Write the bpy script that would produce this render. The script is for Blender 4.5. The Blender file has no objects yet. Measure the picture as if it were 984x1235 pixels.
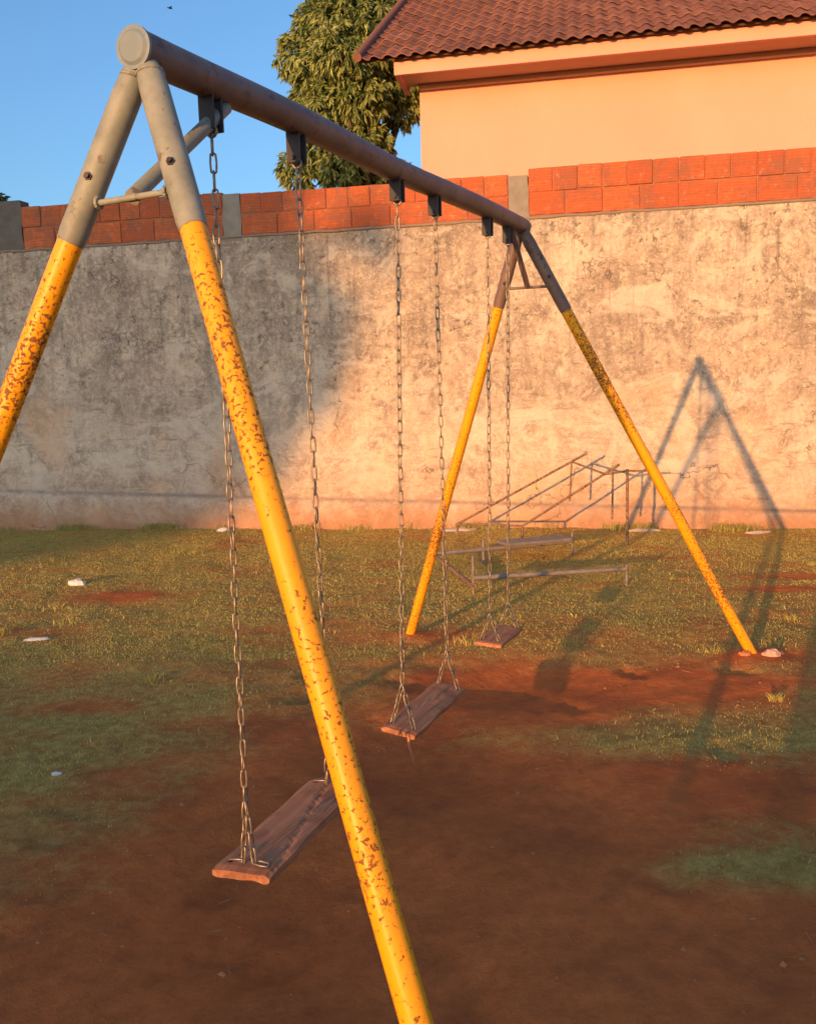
import bpy, math, random
import numpy as np
from mathutils import Vector, Matrix, noise
R = math.radians
random.seed(11); rng = np.random.default_rng(5)
sc = bpy.context.scene
C = sc.collection

# ------------------------------------------------------------------ camera
cd = bpy.data.cameras.new('camera'); cam = bpy.data.objects.new('camera', cd); C.objects.link(cam)
cam.matrix_world = (Matrix.Translation((0, 0, 1.35)) @ Matrix.Rotation(math.pi/2 - 0.1267, 4, 'X')
                    @ Matrix.Rotation(-0.0283, 4, 'Z'))
cd.sensor_fit = 'VERTICAL'; cd.sensor_height = 36.0; cd.lens = 36.0*1078.0/1235.0
cd.clip_start = 0.05; cd.clip_end = 2000
sc.camera = cam

# ------------------------------------------------------------------ sky and sun
SUN_EL, SUN_AZ = 6.0, 27.5            # low evening sun behind and left of the camera; AZ is where its light travels to
w = bpy.data.worlds.new('World'); sc.world = w; w.use_nodes = True
nt = w.node_tree; bg = nt.nodes['Background']
sky = nt.nodes.new('ShaderNodeTexSky'); sky.sky_type = 'NISHITA'; sky.sun_disc = False
sky.sun_elevation = R(SUN_EL); sky.sun_rotation = R(180 + SUN_AZ)
sky.air_density = 1.0; sky.dust_density = 3.0; sky.ozone_density = 3.3; sky.altitude = 300
nt.links.new(sky.outputs[0], bg.inputs[0]); bg.inputs[1].default_value = 0.15
sl = bpy.data.lights.new('sun', 'SUN'); so = bpy.data.objects.new('sun', sl); C.objects.link(so)
sl.energy = 2.3; sl.angle = R(0.55); sl.color = (1.0, 0.47, 0.15)
sd = Vector((math.sin(R(SUN_AZ))*math.cos(R(SUN_EL)), math.cos(R(SUN_AZ))*math.cos(R(SUN_EL)), -math.sin(R(SUN_EL))))
so.rotation_euler = sd.to_track_quat('-Z', 'Y').to_euler()
vs = sc.view_settings; vs.view_transform = 'Standard'; vs.look = 'None'; vs.exposure = 1.38; vs.gamma = 1.0

# ------------------------------------------------------------------ helpers
def tag(o, label=None, cat=None, group=None, kind=None):
    if label: o['label'] = label
    if cat: o['category'] = cat
    if group: o['group'] = group
    if kind: o['kind'] = kind
    return o
def empty(name, loc=(0, 0, 0), rz=0.0):
    o = bpy.data.objects.new(name, None); o.location = loc; o.rotation_euler = (0, 0, rz)
    o.empty_display_size = .1; C.objects.link(o); return o
def perp(d):
    a = Vector((0, 0, 1)) if abs(d.z) < .9 else Vector((1, 0, 0))
    x = d.cross(a).normalized(); return x, d.cross(x).normalized()
class MB:
    def __init__(s): s.v = []; s.f = []; s.sm = []
    def add(s, vs_, fs_, smooth=False):
        b = len(s.v); s.v += [tuple(p) for p in vs_]; s.f += [tuple(b+i for i in f) for f in fs_]; s.sm += [smooth]*len(fs_)
    def box(s, lo, hi, bev=0.0, M=None):
        (x0, y0, z0), (x1, y1, z1) = lo, hi
        if bev <= 0:
            vs_ = [(x, y, z) for x in (x0, x1) for y in (y0, y1) for z in (z0, z1)]
            fs_ = [(0, 1, 3, 2), (4, 6, 7, 5), (0, 4, 5, 1), (2, 3, 7, 6), (0, 2, 6, 4), (1, 5, 7, 3)]
        else:
            b = bev; vs_ = []; idx = {}
            for i, x in enumerate((x0, x1)):
                for j, y in enumerate((y0, y1)):
                    for k, z in enumerate((z0, z1)):
                        sx, sy, sz = (1, -1)[i]*b, (1, -1)[j]*b, (1, -1)[k]*b
                        for ax in range(3):
                            idx[(i, j, k, ax)] = len(vs_)
                            vs_.append((x + (sx if ax != 0 else 0), y + (sy if ax != 1 else 0), z + (sz if ax != 2 else 0)))
            fs_ = []; I = idx
            for a in (0, 1):
                q = [I[(a, 0, 0, 0)], I[(a, 0, 1, 0)], I[(a, 1, 1, 0)], I[(a, 1, 0, 0)]]; fs_.append(q if a == 0 else q[::-1])
                q = [I[(0, a, 0, 1)], I[(1, a, 0, 1)], I[(1, a, 1, 1)], I[(0, a, 1, 1)]]; fs_.append(q if a == 0 else q[::-1])
                q = [I[(0, 0, a, 2)], I[(0, 1, a, 2)], I[(1, 1, a, 2)], I[(1, 0, a, 2)]]; fs_.append(q if a == 0 else q[::-1])
            for a in (0, 1):
                for c in (0, 1):
                    fs_.append([I[(a, c, 0, 0)], I[(a, c, 1, 0)], I[(a, c, 1, 1)], I[(a, c, 0, 1)]])
                    fs_.append([I[(a, 0, c, 0)], I[(a, 1, c, 0)], I[(a, 1, c, 2)], I[(a, 0, c, 2)]])
                    fs_.append([I[(0, a, c, 1)], I[(1, a, c, 1)], I[(1, a, c, 2)], I[(0, a, c, 2)]])
            for i in (0, 1):
                for j in (0, 1):
                    for k in (0, 1): fs_.append([I[(i, j, k, 0)], I[(i, j, k, 1)], I[(i, j, k, 2)]])
        if M is not None: vs_ = [M @ Vector(p) for p in vs_]
        s.add(vs_, fs_)
    def tube(s, pts, r, n=10, caps=True, smooth=True):
        pts = [Vector(p) for p in pts]; m = len(pts)
        rs = r if isinstance(r, (list, tuple)) else [r]*m
        d0 = (pts[1]-pts[0]).normalized(); X, Y = perp(d0); vs_ = []
        for i, p in enumerate(pts):
            d = (pts[min(i+1, m-1)]-pts[max(i-1, 0)]).normalized()
            X = (X - d*X.dot(d)).normalized(); Y = d.cross(X)
            vs_ += [p + (X*math.cos(2*math.pi*k/n) + Y*math.sin(2*math.pi*k/n))*rs[i] for k in range(n)]
        fs_ = [(i*n+k, i*n+(k+1) % n, (i+1)*n+(k+1) % n, (i+1)*n+k) for i in range(m-1) for k in range(n)]
        s.add(vs_, fs_, smooth)
        if caps: s.add(vs_[:n], [tuple(range(n))[::-1]]); s.add(vs_[-n:], [tuple(range(n))])
    def mesh(s, name, mat):
        me = bpy.data.meshes.new(name); me.from_pydata(s.v, [], s.f)
        me.polygons.foreach_set('use_smooth', s.sm)
        if mat: me.materials.append(mat)
        me.update()
        return me
    def build(s, name, mat, parent=None):
        o = bpy.data.objects.new(name, s.mesh(name, mat)); C.objects.link(o)
        if parent: o.parent = parent
        return o
def link(name, me, parent=None, M=None):
    o = bpy.data.objects.new(name, me); C.objects.link(o)
    if parent: o.parent = parent
    if M is not None: o.matrix_local = M
    return o
def np_mesh(name, V, F, mat, smooth=False, attr=None):
    """V (n,3) float, F (m,k) int"""
    me = bpy.data.meshes.new(name); V = np.asarray(V, np.float32); F = np.asarray(F, np.int32); k = F.shape[1]
    me.vertices.add(len(V)); me.vertices.foreach_set('co', V.ravel())
    me.loops.add(F.size); me.loops.foreach_set('vertex_index', F.ravel())
    me.polygons.add(len(F)); me.polygons.foreach_set('loop_start', np.arange(0, F.size, k, dtype=np.int32))
    me.polygons.foreach_set('loop_total', np.full(len(F), k, np.int32))
    me.polygons.foreach_set('use_smooth', np.full(len(F), smooth, bool))
    if attr:
        for an, arr in attr.items():
            a = me.attributes.new(an, 'FLOAT', 'POINT'); a.data.foreach_set('value', np.asarray(arr, np.float32).ravel())
    me.materials.append(mat); me.update(calc_edges=True); return me

# ------------------------------------------------------------------ materials
class NT:
    def __init__(s, name, rough=.8, metallic=0.0, spec=.3):
        s.m = bpy.data.materials.new(name); s.m.use_nodes = True; s.t = s.m.node_tree; s.b = s.t.nodes['Principled BSDF']
        s.b.inputs['Roughness'].default_value = rough; s.b.inputs['Metallic'].default_value = metallic
        s.b.inputs['Specular IOR Level'].default_value = spec
    def n(s, ty, **kw):
        nd = s.t.nodes.new(ty)
        for k, v in kw.items(): setattr(nd, k, v)
        return nd
    def l(s, a, b): s.t.links.new(a, b)
    def coord(s, kind='Object', scale=(1, 1, 1), loc=(0, 0, 0)):
        tc = s.n('ShaderNodeTexCoord'); mp = s.n('ShaderNodeMapping'); s.l(tc.outputs[kind], mp.inputs[0])
        mp.inputs['Scale'].default_value = scale; mp.inputs['Location'].default_value = loc; return mp.outputs[0]
    def noise(s, co, scale, detail=6, rough=.6, dist=0.0):
        nd = s.n('ShaderNodeTexNoise'); nd.inputs['Scale'].default_value = scale; nd.inputs['Detail'].default_value = detail
        nd.inputs['Roughness'].default_value = rough; nd.inputs['Distortion'].default_value = dist
        if co is not None: s.l(co, nd.inputs['Vector'])
        return nd.outputs[0]
    def voro(s, co, scale, feature='F1', out='Distance'):
        nd = s.n('ShaderNodeTexVoronoi', feature=feature); nd.inputs['Scale'].default_value = scale
        s.l(co, nd.inputs['Vector']); return nd.outputs[out]
    def ramp(s, fac, stops, interp='LINEAR'):
        nd = s.n('ShaderNodeValToRGB'); cr = nd.color_ramp; cr.interpolation = interp
        while len(cr.elements) < len(stops): cr.elements.new(.5)
        for e, (p, c) in zip(cr.elements, stops):
            e.position = p; e.color = (c, c, c, 1) if isinstance(c, (int, float)) else (*c, 1)
        s.l(fac, nd.inputs[0]); return nd.outputs[0]
    def mix(s, fac, a, b, mode='MIX'):
        nd = s.n('ShaderNodeMix', data_type='RGBA', blend_type=mode)
        for sock, v in ((nd.inputs[0], fac), (nd.inputs[6], a), (nd.inputs[7], b)):
            if isinstance(v, (int, float)): sock.default_value = v
            elif isinstance(v, tuple): sock.default_value = (*v, 1)
            else: s.l(v, sock)
        return nd.outputs[2]
    def math(s, op, a, b=0.0, clamp=False):
        nd = s.n('ShaderNodeMath', operation=op, use_clamp=clamp)
        for sock, v in ((nd.inputs[0], a), (nd.inputs[1], b)):
            if isinstance(v, (int, float)): sock.default_value = v
            else: s.l(v, sock)
        return nd.outputs[0]
    def attr(s, name):
        nd = s.n('ShaderNodeAttribute'); nd.attribute_name = name; return nd.outputs['Fac']
    def sep(s, co):
        nd = s.n('ShaderNodeSeparateXYZ'); s.l(co, nd.inputs[0]); return nd.outputs
    def rand(s): return s.n('ShaderNodeObjectInfo').outputs['Random']
    def color(s, c):
        if isinstance(c, tuple): s.b.inputs['Base Color'].default_value = (*c, 1)
        else: s.l(c, s.b.inputs['Base Color'])
    def rough(s, c): s.l(c, s.b.inputs['Roughness'])
    def bump(s, h, dist=.01, strength=1.0):
        nd = s.n('ShaderNodeBump'); nd.inputs['Distance'].default_value = dist; nd.inputs['Strength'].default_value = strength
        s.l(h, nd.inputs['Height']); s.l(nd.outputs[0], s.b.inputs['Normal'])

def mat_yellow():
    m = NT('chipped_yellow_paint', .6, 0, .35); co = m.coord()
    n1 = m.noise(co, 105, 4, .6, .5); n2 = m.noise(co, 2.3, 2, .5); n3 = m.noise(co, 170, 2, .5)
    thr = m.math('ADD', n1, m.math('MULTIPLY', m.math('SUBTRACT', n2, .5), .60))
    thr = m.math('ADD', thr, m.math('MULTIPLY', m.math('SUBTRACT', n3, .5), .10))
    wz = m.sep(m.coord())[2]; thr = m.math('ADD', thr, m.ramp(wz, [(0, .035), (.55, .02), (1, -.03)]))
    chip = m.ramp(thr, [(.566, 0), (.608, 1)])
    halo = m.ramp(thr, [(.50, 0), (.58, 1)])
    y = m.mix(m.noise(co, 9, 4), (.86, .34, .004), (.92, .40, .008))
    y = m.mix(m.math('MULTIPLY', halo, .55), y, (.62, .20, .012))
    rust = m.mix(n3, (.13, .05, .018), (.32, .12, .03))
    y = m.mix(m.ramp(m.noise(co, 5, 6, .7), [(.48, 0), (.72, .5)]), y, (.62, .26, .02)); m.color(m.mix(chip, y, rust)); m.rough(m.ramp(chip, [(0, .42), (1, .85)]))
    m.bump(m.math('ADD', m.math('MULTIPLY', chip, -.5), m.math('MULTIPLY', m.noise(co, 30, 4), .4)), .0015, .8); return m.m
def mat_paint(name, a, b, stain, rough=.5, scale=14, amount=.56):
    m = NT(name, rough, 0, .4); co = m.coord()
    n = m.noise(co, scale, 6, .65); s_ = m.ramp(m.noise(co, scale*1.9, 5, .7), [(amount, 0), (amount+.07, 1)])
    m.color(m.mix(s_, m.mix(m.ramp(n, [(.35, 0), (.68, 1)]), a, b), stain))
    m.bump(m.math('ADD', n, m.math('MULTIPLY', s_, -.5)), .002, .6); return m.m
def mat_simple(name, c, rough=.8, metal=0.0, var=.25, scale=20, bump=.002):
    m = NT(name, rough, metal); co = m.coord(); n = m.noise(co, scale, 5)
    m.color(m.mix(n, tuple(x*(1-var) for x in c), tuple(min(1, x*(1+var)) for x in c))); m.bump(n, bump, .7); return m.m
def mat_wood():
    m = NT('worn_reddish_wood', .62, 0, .3); co = m.coord('Object', (1.2, 22, 22)); c2 = m.coord()
    g = m.noise(co, 3.2, 8, .7, .6); st = m.noise(c2, 9, 5)
    c = m.mix(m.ramp(g, [(.35, 0), (.65, 1)]), (.34, .12, .050), (.56, .25, .115))
    c = m.mix(m.ramp(st, [(.5, 0), (.68, .75)]), c, (.22, .075, .035))
    m.color(c); m.bump(g, .003, .9); return m.m
def mat_plaster():
    m = NT('old_mottled_plaster', .92, 0, .15); co = m.coord(); cw = m.coord('Object', (1, 1, .55))
    z = m.sep(m.coord('Object'))[2]
    big = m.noise(cw, .8, 5, .6, .5); mid = m.noise(co, 3.1, 7, .68, .7); fine = m.noise(co, 15, 6, .75, .4); speck = m.noise(co, 38, 4, .7)
    streak = m.noise(m.coord('Object', (7, 7, .8)), 1.6, 5, .65)
    pt = m.noise(co, 7.5, 8, .72, 1.2)
    base = m.mix(m.ramp(mid, [(.36, 0), (.62, 1)]), (.35, .27, .21), (.70, .55, .42))
    base = m.mix(m.ramp(pt, [(.50, 0), (.58, .75)]), base, (.74, .61, .44))
    base = m.mix(m.ramp(speck, [(.55, 0), (.63, .55)]), base, (.82, .70, .54))
    # band of old mould and weather grime, strongest in the upper half
    zr = m.n('ShaderNodeMapRange'); m.l(z, zr.inputs[0]); zr.inputs[2].default_value = 3.15
    up = m.ramp(zr.outputs[0], [(.0, .25), (.08, .05), (.30, .06), (.46, .50), (.66, .75), (.86, .62), (1, .85)])
    g = m.math('MULTIPLY', up, m.ramp(m.math('ADD', m.math('MULTIPLY', big, .6), m.math('MULTIPLY', fine, .5)), [(.44, 0), (.60, 1)]))
    base = m.mix(m.math('MULTIPLY', g, .8), base, (.205, .16, .125))
    hs = m.noise(m.coord('Object', (.9, .9, 7)), 3.0, 6, .7, .4); base = m.mix(m.math('MULTIPLY', m.ramp(hs, [(.55, 0), (.66, .65)]), m.ramp(big, [(.42, .15), (.58, 1)])), base, (.25, .175, .125))
    dk = m.math('MULTIPLY', m.ramp(m.math('ADD', m.math('MULTIPLY', fine, .65), m.math('MULTIPLY', pt, .35)), [(.54, 0), (.61, 1)]), m.math('ADD', m.math('MULTIPLY', up, .95), .16))
    base = m.mix(dk, base, (.115, .09, .078))
    base = m.mix(m.math('MULTIPLY', m.ramp(streak, [(.50, 0), (.64, .6)]), up), base, (.20, .165, .14))
    base = m.mix(m.math('MULTIPLY', m.ramp(speck, [(.56, 0), (.64, .8)]), up), base, (.66, .58, .47))
    pl = m.noise(m.coord('Object', (1, 1, 1.5)), 1.7, 7, .7, .8); base = m.mix(m.ramp(pl, [(.52, 0), (.60, .55)]), base, (.72, .62, .50))
    # red soil splashed on the foot of the wall
    foot = m.ramp(m.math('ADD', z, m.math('MULTIPLY', m.math('SUBTRACT', mid, .5), .5)), [(.02, .85), (.30, .25), (.75, 0)])
    base = m.mix(foot, base, (.46, .23, .12))
    pk = m.math('MULTIPLY', m.ramp(m.noise(co, 1.3, 3), [(.52, 0), (.66, .45)]), m.ramp(zr.outputs[0], [(.4, 1), (.62, 0)]))
    base = m.mix(pk, base, (.68, .40, .22))
    drip = m.noise(m.coord('Object', (5, 5, .32)), 2.2, 4, .6)
    base = m.mix(m.math('MULTIPLY', m.ramp(drip, [(.57, 0), (.66, .5)]), m.ramp(zr.outputs[0], [(.45, 0), (.9, .9)])), base, (.15, .125, .11))
    vc = m.n('ShaderNodeTexVoronoi', feature='DISTANCE_TO_EDGE'); vc.inputs['Scale'].default_value = .75
    wn = m.n('ShaderNodeVectorMath', operation='ADD'); nn_ = m.n('ShaderNodeTexNoise'); nn_.inputs['Scale'].default_value = 2.5; nn_.inputs['Detail'].default_value = 6; m.l(co, nn_.inputs['Vector']); m.l(co, wn.inputs[0]); m.l(nn_.outputs[1], wn.inputs[1]); m.l(wn.outputs[0], vc.inputs['Vector'])
    crk = m.math('MULTIPLY', m.ramp(vc.outputs[0], [(.0, 1), (.007, 0)]), m.ramp(m.noise(co, 1.1, 3), [(.50, 0), (.58, .8)]))
    base = m.mix(crk, base, (.10, .075, .06))
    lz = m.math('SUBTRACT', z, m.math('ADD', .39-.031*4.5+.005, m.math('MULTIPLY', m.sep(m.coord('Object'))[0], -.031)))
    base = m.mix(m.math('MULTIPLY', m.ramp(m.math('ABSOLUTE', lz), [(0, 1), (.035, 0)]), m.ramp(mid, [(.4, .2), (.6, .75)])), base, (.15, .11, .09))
    m.color(base)
    m.bump(m.math('ADD', m.math('ADD', m.math('MULTIPLY', fine, .9), m.math('MULTIPLY', speck, .5)), m.math('MULTIPLY', pt, .8)), .02, 1.0); return m.m
def mat_brick():
    m = NT('orange_hollow_brick', .9, 0, .1); co = m.coord(); r = m.rand()
    c = m.mix(r, (.50, .105, .036), (.70, .175, .055))
    c = m.mix(m.ramp(m.noise(m.coord('Generated', (2, 2, 2)), 2.5, 6, .7), [(.38, 0), (.64, .8)]), c, (.27, .10, .06))
    wc = m.n('ShaderNodeNewGeometry').outputs['Position']; c = m.mix(m.ramp(m.noise(wc, 3.5, 6, .7, .5), [(.46, 0), (.60, .75)]), c, (.28, .115, .07)); c = m.mix(m.ramp(m.noise(wc, 16, 5, .7), [(.58, 0), (.68, .6)]), c, (.45, .27, .18))
    z = m.sep(co)[2]
    wv = m.math('SINE', m.math('MULTIPLY', z, 2*math.pi/.028)); gr = m.ramp(wv, [(.0, 1), (.25, 0)])
    m.color(m.mix(m.math('MULTIPLY', gr, .22), c, (.28, .07, .035)))
    m.bump(m.math('ADD', m.math('MULTIPLY', gr, -.5), m.noise(co, 40, 4)), .004, .9); return m.m
def mat_tile():
    m = NT('clay_roof_tile', .85, 0, .15); co = m.coord(); r = m.rand()
    c = m.mix(r, (.19, .085, .062), (.30, .135, .092))
    n = m.noise(m.coord('Object', (1, 1, 1)), 14, 5, .7)
    m.color(m.mix(m.ramp(n, [(.47, 0), (.70, .75)]), c, (.16, .075, .065))); m.bump(n, .004, .7); return m.m
def mat_house():
    m = NT('peach_house_paint', .8, 0, .2); co = m.coord()
    n = m.noise(m.coord('Object', (1, 1, .5)), .8, 5, .6); f = m.noise(co, 60, 3)
    c = m.mix(m.ramp(n, [(.3, 0), (.7, 1)]), (.71, .33, .24), (.79, .375, .28)); m.color(c); m.bump(f, .002, .5); return m.m
def mat_leaf(name, a, b, trans=.25):
    m = NT(name, .42, 0, .4); at = m.attr('tint')
    c = m.mix(at, a, b); m.color(c)
    tr = m.n('ShaderNodeBsdfTranslucent'); m.l(c, tr.inputs[0]); mx = m.n('ShaderNodeMixShader'); mx.inputs[0].default_value = trans
    out = m.t.nodes['Material Output']; m.l(m.b.outputs[0], mx.inputs[1]); m.l(tr.outputs[0], mx.inputs[2]); m.l(mx.outputs[0], out.inputs[0])
    return m.m
def mat_ground():
    m = NT('red_soil_with_turf', .95, 0, .08); co = m.coord(); g = m.attr('turf')
    n1 = m.noise(co, 2.2, 7, .65); n2 = m.noise(co, 17, 7, .7, .3); n3 = m.noise(co, 75, 5, .75)
    soil = m.mix(m.ramp(n2, [(.35, 0), (.68, 1)]), (.58, .155, .040), (.78, .22, .060))
    soil = m.mix(m.ramp(n1, [(.42, 0), (.68, .6)]), soil, (.33, .095, .036))
    n0 = m.noise(co, 1.1, 5, .6, .4); soil = m.mix(m.ramp(n0, [(.46, 0), (.66, .45)]), soil, (.36, .10, .034)); nf = m.noise(co, 5.5, 4, .6, .3); soil = m.mix(m.ramp(nf, [(.58, 0), (.70, .35)]), soil, (.25, .08, .034))
    soil = m.mix(m.ramp(n3, [(.60, 0), (.72, .5)]), soil, (.62, .24, .10))
    turf = m.mix(m.ramp(n2, [(.4, 0), (.62, 1)]), (.35, .24, .062), (.56, .40, .11))
    turf = m.mix(m.ramp(n3, [(.52, 0), (.7, .6)]), turf, (.30, .12, .05))
    f = m.math('ADD', g, m.math('MULTIPLY', m.math('SUBTRACT', n2, .5), .9)); f = m.math('ADD', f, m.math('MULTIPLY', m.math('SUBTRACT', n3, .5), .6))
    m.color(m.mix(m.ramp(f, [(.22, 0), (.95, .9)]), soil, turf))
    m.bump(m.math('ADD', m.math('ADD', m.math('MULTIPLY', n2, .7), m.math('MULTIPLY', n3, .5)), m.math('MULTIPLY', nf, 1.3)), .022, .9); return m.m

M_yel = mat_yellow()
M_gray = mat_paint('grey_green_paint', (.19, .20, .165), (.30, .305, .25), (.15, .10, .07), .55, 12, .60)
M_beam = mat_paint('purple_brown_beam_paint', (.14, .088, .072), (.21, .135, .112), (.11, .055, .04), .5, 9, .58)
M_cap = mat_paint('blue_grey_cap', (.17, .215, .235), (.235, .27, .28), (.13, .10, .08), .6, 14, .62)  # bluer grey than the sleeves, for the near end cap
M_dark = mat_simple('dark_steel', (.045, .04, .045), .55, .3)
M_chain = mat_simple('worn_chain_steel', (.33, .27, .20), .45, .65, .4, 90, .0005)
M_wood = mat_wood(); M_plaster = mat_plaster(); M_brick = mat_brick(); M_tile = mat_tile(); M_house = mat_house()
M_mortar = mat_simple('grey_mortar', (.24, .19, .15), .95, 0, .3, 30, .01)
M_concd = mat_simple('dark_grey_concrete', (.13, .115, .10), .95, 0, .45, 7, .012)  # the concrete in a darker grey, for the far left pillar
M_bmort = mat_simple('brick_red_mortar', (.34, .14, .085), .95, 0, .35, 24, .01)
M_conc = mat_simple('weathered_concrete', (.25, .22, .185), .95, 0, .45, 7, .012)
M_soffit = mat_simple('shaded_peach_soffit', (.52, .33, .22), .85, 0, .1, 3, .001)  # house peach browned to stand for the shade under the eaves
M_timber = mat_simple('roof_timber', (.14, .07, .045), .8, 0, .3, 10)
M_bark = mat_simple('tree_bark', (.10, .07, .05), .95, 0, .4, 14, .03)
M_leaf = mat_leaf('mango_leaf', (.11, .165, .05), (.40, .43, .14), .22)
M_leafd = mat_leaf('bush_leaf', (.03, .06, .02), (.08, .11, .03), .2)
M_grass = mat_leaf('short_grass_blade', (.32, .31, .070), (.66, .54, .15), .3)
M_ground = mat_ground()
M_rusty = mat_paint('rusty_brown_tube', (.22, .13, .08), (.31, .20, .12), (.12, .05, .03), .7, 20, .5)
M_steelg = mat_paint('grey_painted_tube', (.17, .145, .13), (.26, .22, .19), (.22, .12, .08), .6, 20, .58)
M_rub = mat_simple('pale_rubble', (.50, .40, .32), .9, 0, .3, 30)
M_paper = mat_simple('white_litter', (.72, .68, .62), .8, 0, .1, 30)
M_clod = mat_simple('red_clod', (.46, .18, .075), .95, 0, .3, 25, .01)
M_hole = mat_simple('dark_hole', (.012, .008, .006), .9)
M_bird = mat_simple('dark_feathers', (.03, .03, .035), .8)

# ------------------------------------------------------------------ ground
A = Vector((-.502, 1.88, 2.049)); B = Vector((.570, 4.35, 2.142))
BU = (B-A); BU.z = 0; BU.normalize(); BN = Vector((BU.y, -BU.x, 0))
WANG = -.1885; WO = Vector((0, 9.25, 0))
WX = Vector((math.cos(WANG), math.sin(WANG), 0)); WY = Vector((-WX.y, WX.x, 0))
dirt = [  # x, y, along x radius, along y radius, strength  (worn patches)
    (-.30, 1.55, 1.7, .55, 1.3), (.45, 2.0, .9, .45, .9), (-.33, 2.35, .55, .42, .9), (.02, 3.15, .55, .42, 1.0),
    (.25, 2.75, .70, .36, .9), (.42, 4.05, .42, .35, 1.0), (.85, 4.02, .62, .22, 1.0), (1.35, 2.85, .5, .26, .8), (.62, 3.9, .6, .3, .6), (1.55, 3.95, .4, .16, .5),
    (-2.02, 6.25, .42, .22, .85), (2.62, 5.95, .55, .13, .9), (2.75, 6.35, .5, .12, .6), (1.78, 4.37, .22, .13, .9),
    (.02, 4.95, .4, .14, .55), (-.95, 5.15, .5, .12, .35), (-3.0, 5.3, .9, .16, .4), (-.8, 2.9, .35, .2, .35), (-1.15, 3.15, .16, .12, .45), (-.75, 3.7, .3, .10, .4), (-1.5, 3.9, .35, .09, .35), (-1.1, 2.55, .3, .12, .35), (-.5, 3.5, .3, .3, .35)]
turfp = [(-1.5, 3.4, .8, .7, .12), (.90, 2.34, .30, .13, .55), (1.05, 3.32, .75, .14, .75), (.35, 3.45, .35, .12, .35), (.62, 2.02, .25, .1, .35), (1.35, 2.3, .5, .15, .5)]
def turf_at(x, y):
    g = .74 + .16*min(1, max(0, (y-4.6)/.8))
    nx = noise.noise(Vector((x*1.1, y*1.1, 3.)))*.34 + noise.noise(Vector((x*2.6, y*5.2, 7.)))*.34 + noise.noise(Vector((x*9, y*9, 1.)))*.14
    for cx, cy, rx, ry, s in dirt:
        q = ((x-cx)/rx)**2 + ((y-cy)/ry)**2
        if q < 9: g -= s*math.exp(-q)
    if y < 2.4: g -= .6*min(1, (2.4-y)/.9)
    for cx, cy, rx, ry, s in turfp:
        q = ((x-cx)/rx)**2 + ((y-cy)/ry)**2
        if q < 9: g += s*math.exp(-q)
    return g + nx
def height_at(x, y):
    h = noise.noise(Vector((x*.55, y*.55, 0)))*.022 + noise.noise(Vector((x*2.3, y*2.3, 5)))*.012 + noise.noise(Vector((x*8, y*8, 9)))*.007 + noise.noise(Vector((x*4.5, y*4.5, 2)))*.008
    for cx, cy, s in ((-.33, 2.30, .075), (.05, 3.22, .065), (.43, 4.1, .05)):
        d = Vector((x-cx, y-cy, 0)); a = d.dot(BU)/.30; b = d.dot(BN)/.42
        q = a*a+b*b
        if q < 9: h -= s*math.exp(-q)
    for cx, cy in ((1.729, 4.40), (-.011, 4.967)):
        q = ((x-cx)**2+(y-cy)**2)/.02
        if q < 9: h += .018*math.exp(-q)
    for cx, cy, ca, sa in PRINTS:      # scuffs and footprints pressed into the bare soil
        dx, dy = x-cx, y-cy
        if abs(dx) < .3 and abs(dy) < .3:
            u_ = dx*ca+dy*sa; v_ = -dx*sa+dy*ca; q = (u_/.11)**2 + (v_/.05)**2
            if q < 6: h += -.016*math.exp(-q*q*.6) + .006*math.exp(-(q-1.8)**2*1.5)
    return h
_rp = random.Random(4)
PRINTS = [(_rp.uniform(-1.3, 1.9), _rp.uniform(1.5, 4.3), math.cos(a_), math.sin(a_)) for a_ in [_rp.uniform(0, 6.28) for _ in range(46)]]
def axis(lo, hi, step, far):
    c = list(np.arange(lo, hi+1e-6, step)); s = step
    while c[-1] < far: s *= 1.35; c.append(c[-1]+s)
    s = step
    while c[0] > -far: s *= 1.35; c.insert(0, c[0]-s)
    return np.array(c)
gx = axis(-6.5, 5.5, .04, 400); gy = axis(0.2, 10.6, .034, 400)
GZ = np.zeros((len(gy), len(gx)), np.float32); GT = np.zeros_like(GZ)
for j, y in enumerate(gy):
    for i, x in enumerate(gx):
        if abs(x) < 30 and abs(y) < 30:
            GZ[j, i] = height_at(x, y); GT[j, i] = turf_at(x, y)
        else: GT[j, i] = .8
XX, YY = np.meshgrid(gx, gy); nxg = len(gx)
V = np.stack([XX, YY, GZ], -1).reshape(-1, 3)
ii = (np.arange(len(gy)-1)[:, None]*nxg + np.arange(nxg-1)[None, :]).ravel()
F = np.stack([ii, ii+1, ii+1+nxg, ii+nxg], 1)
ground = link('ground', np_mesh('ground', V, F, M_ground, True, {'turf': GT.ravel()}))
tag(ground, 'red soil playground ground with patchy worn turf', kind='structure')
def samp(G, x, y):
    fx = np.interp(x, gx, np.arange(len(gx))); fy = np.interp(y, gy, np.arange(len(gy)))
    i = np.minimum(fx.astype(int), len(gx)-2); j = np.minimum(fy.astype(int), len(gy)-2); u = fx-i; v = fy-j
    return (G[j, i]*(1-u)*(1-v) + G[j, i+1]*u*(1-v) + G[j+1, i]*(1-u)*v + G[j+1, i+1]*u*v)
def gz(x, y): return float(samp(GZ, np.array([x]), np.array([y]))[0])

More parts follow.
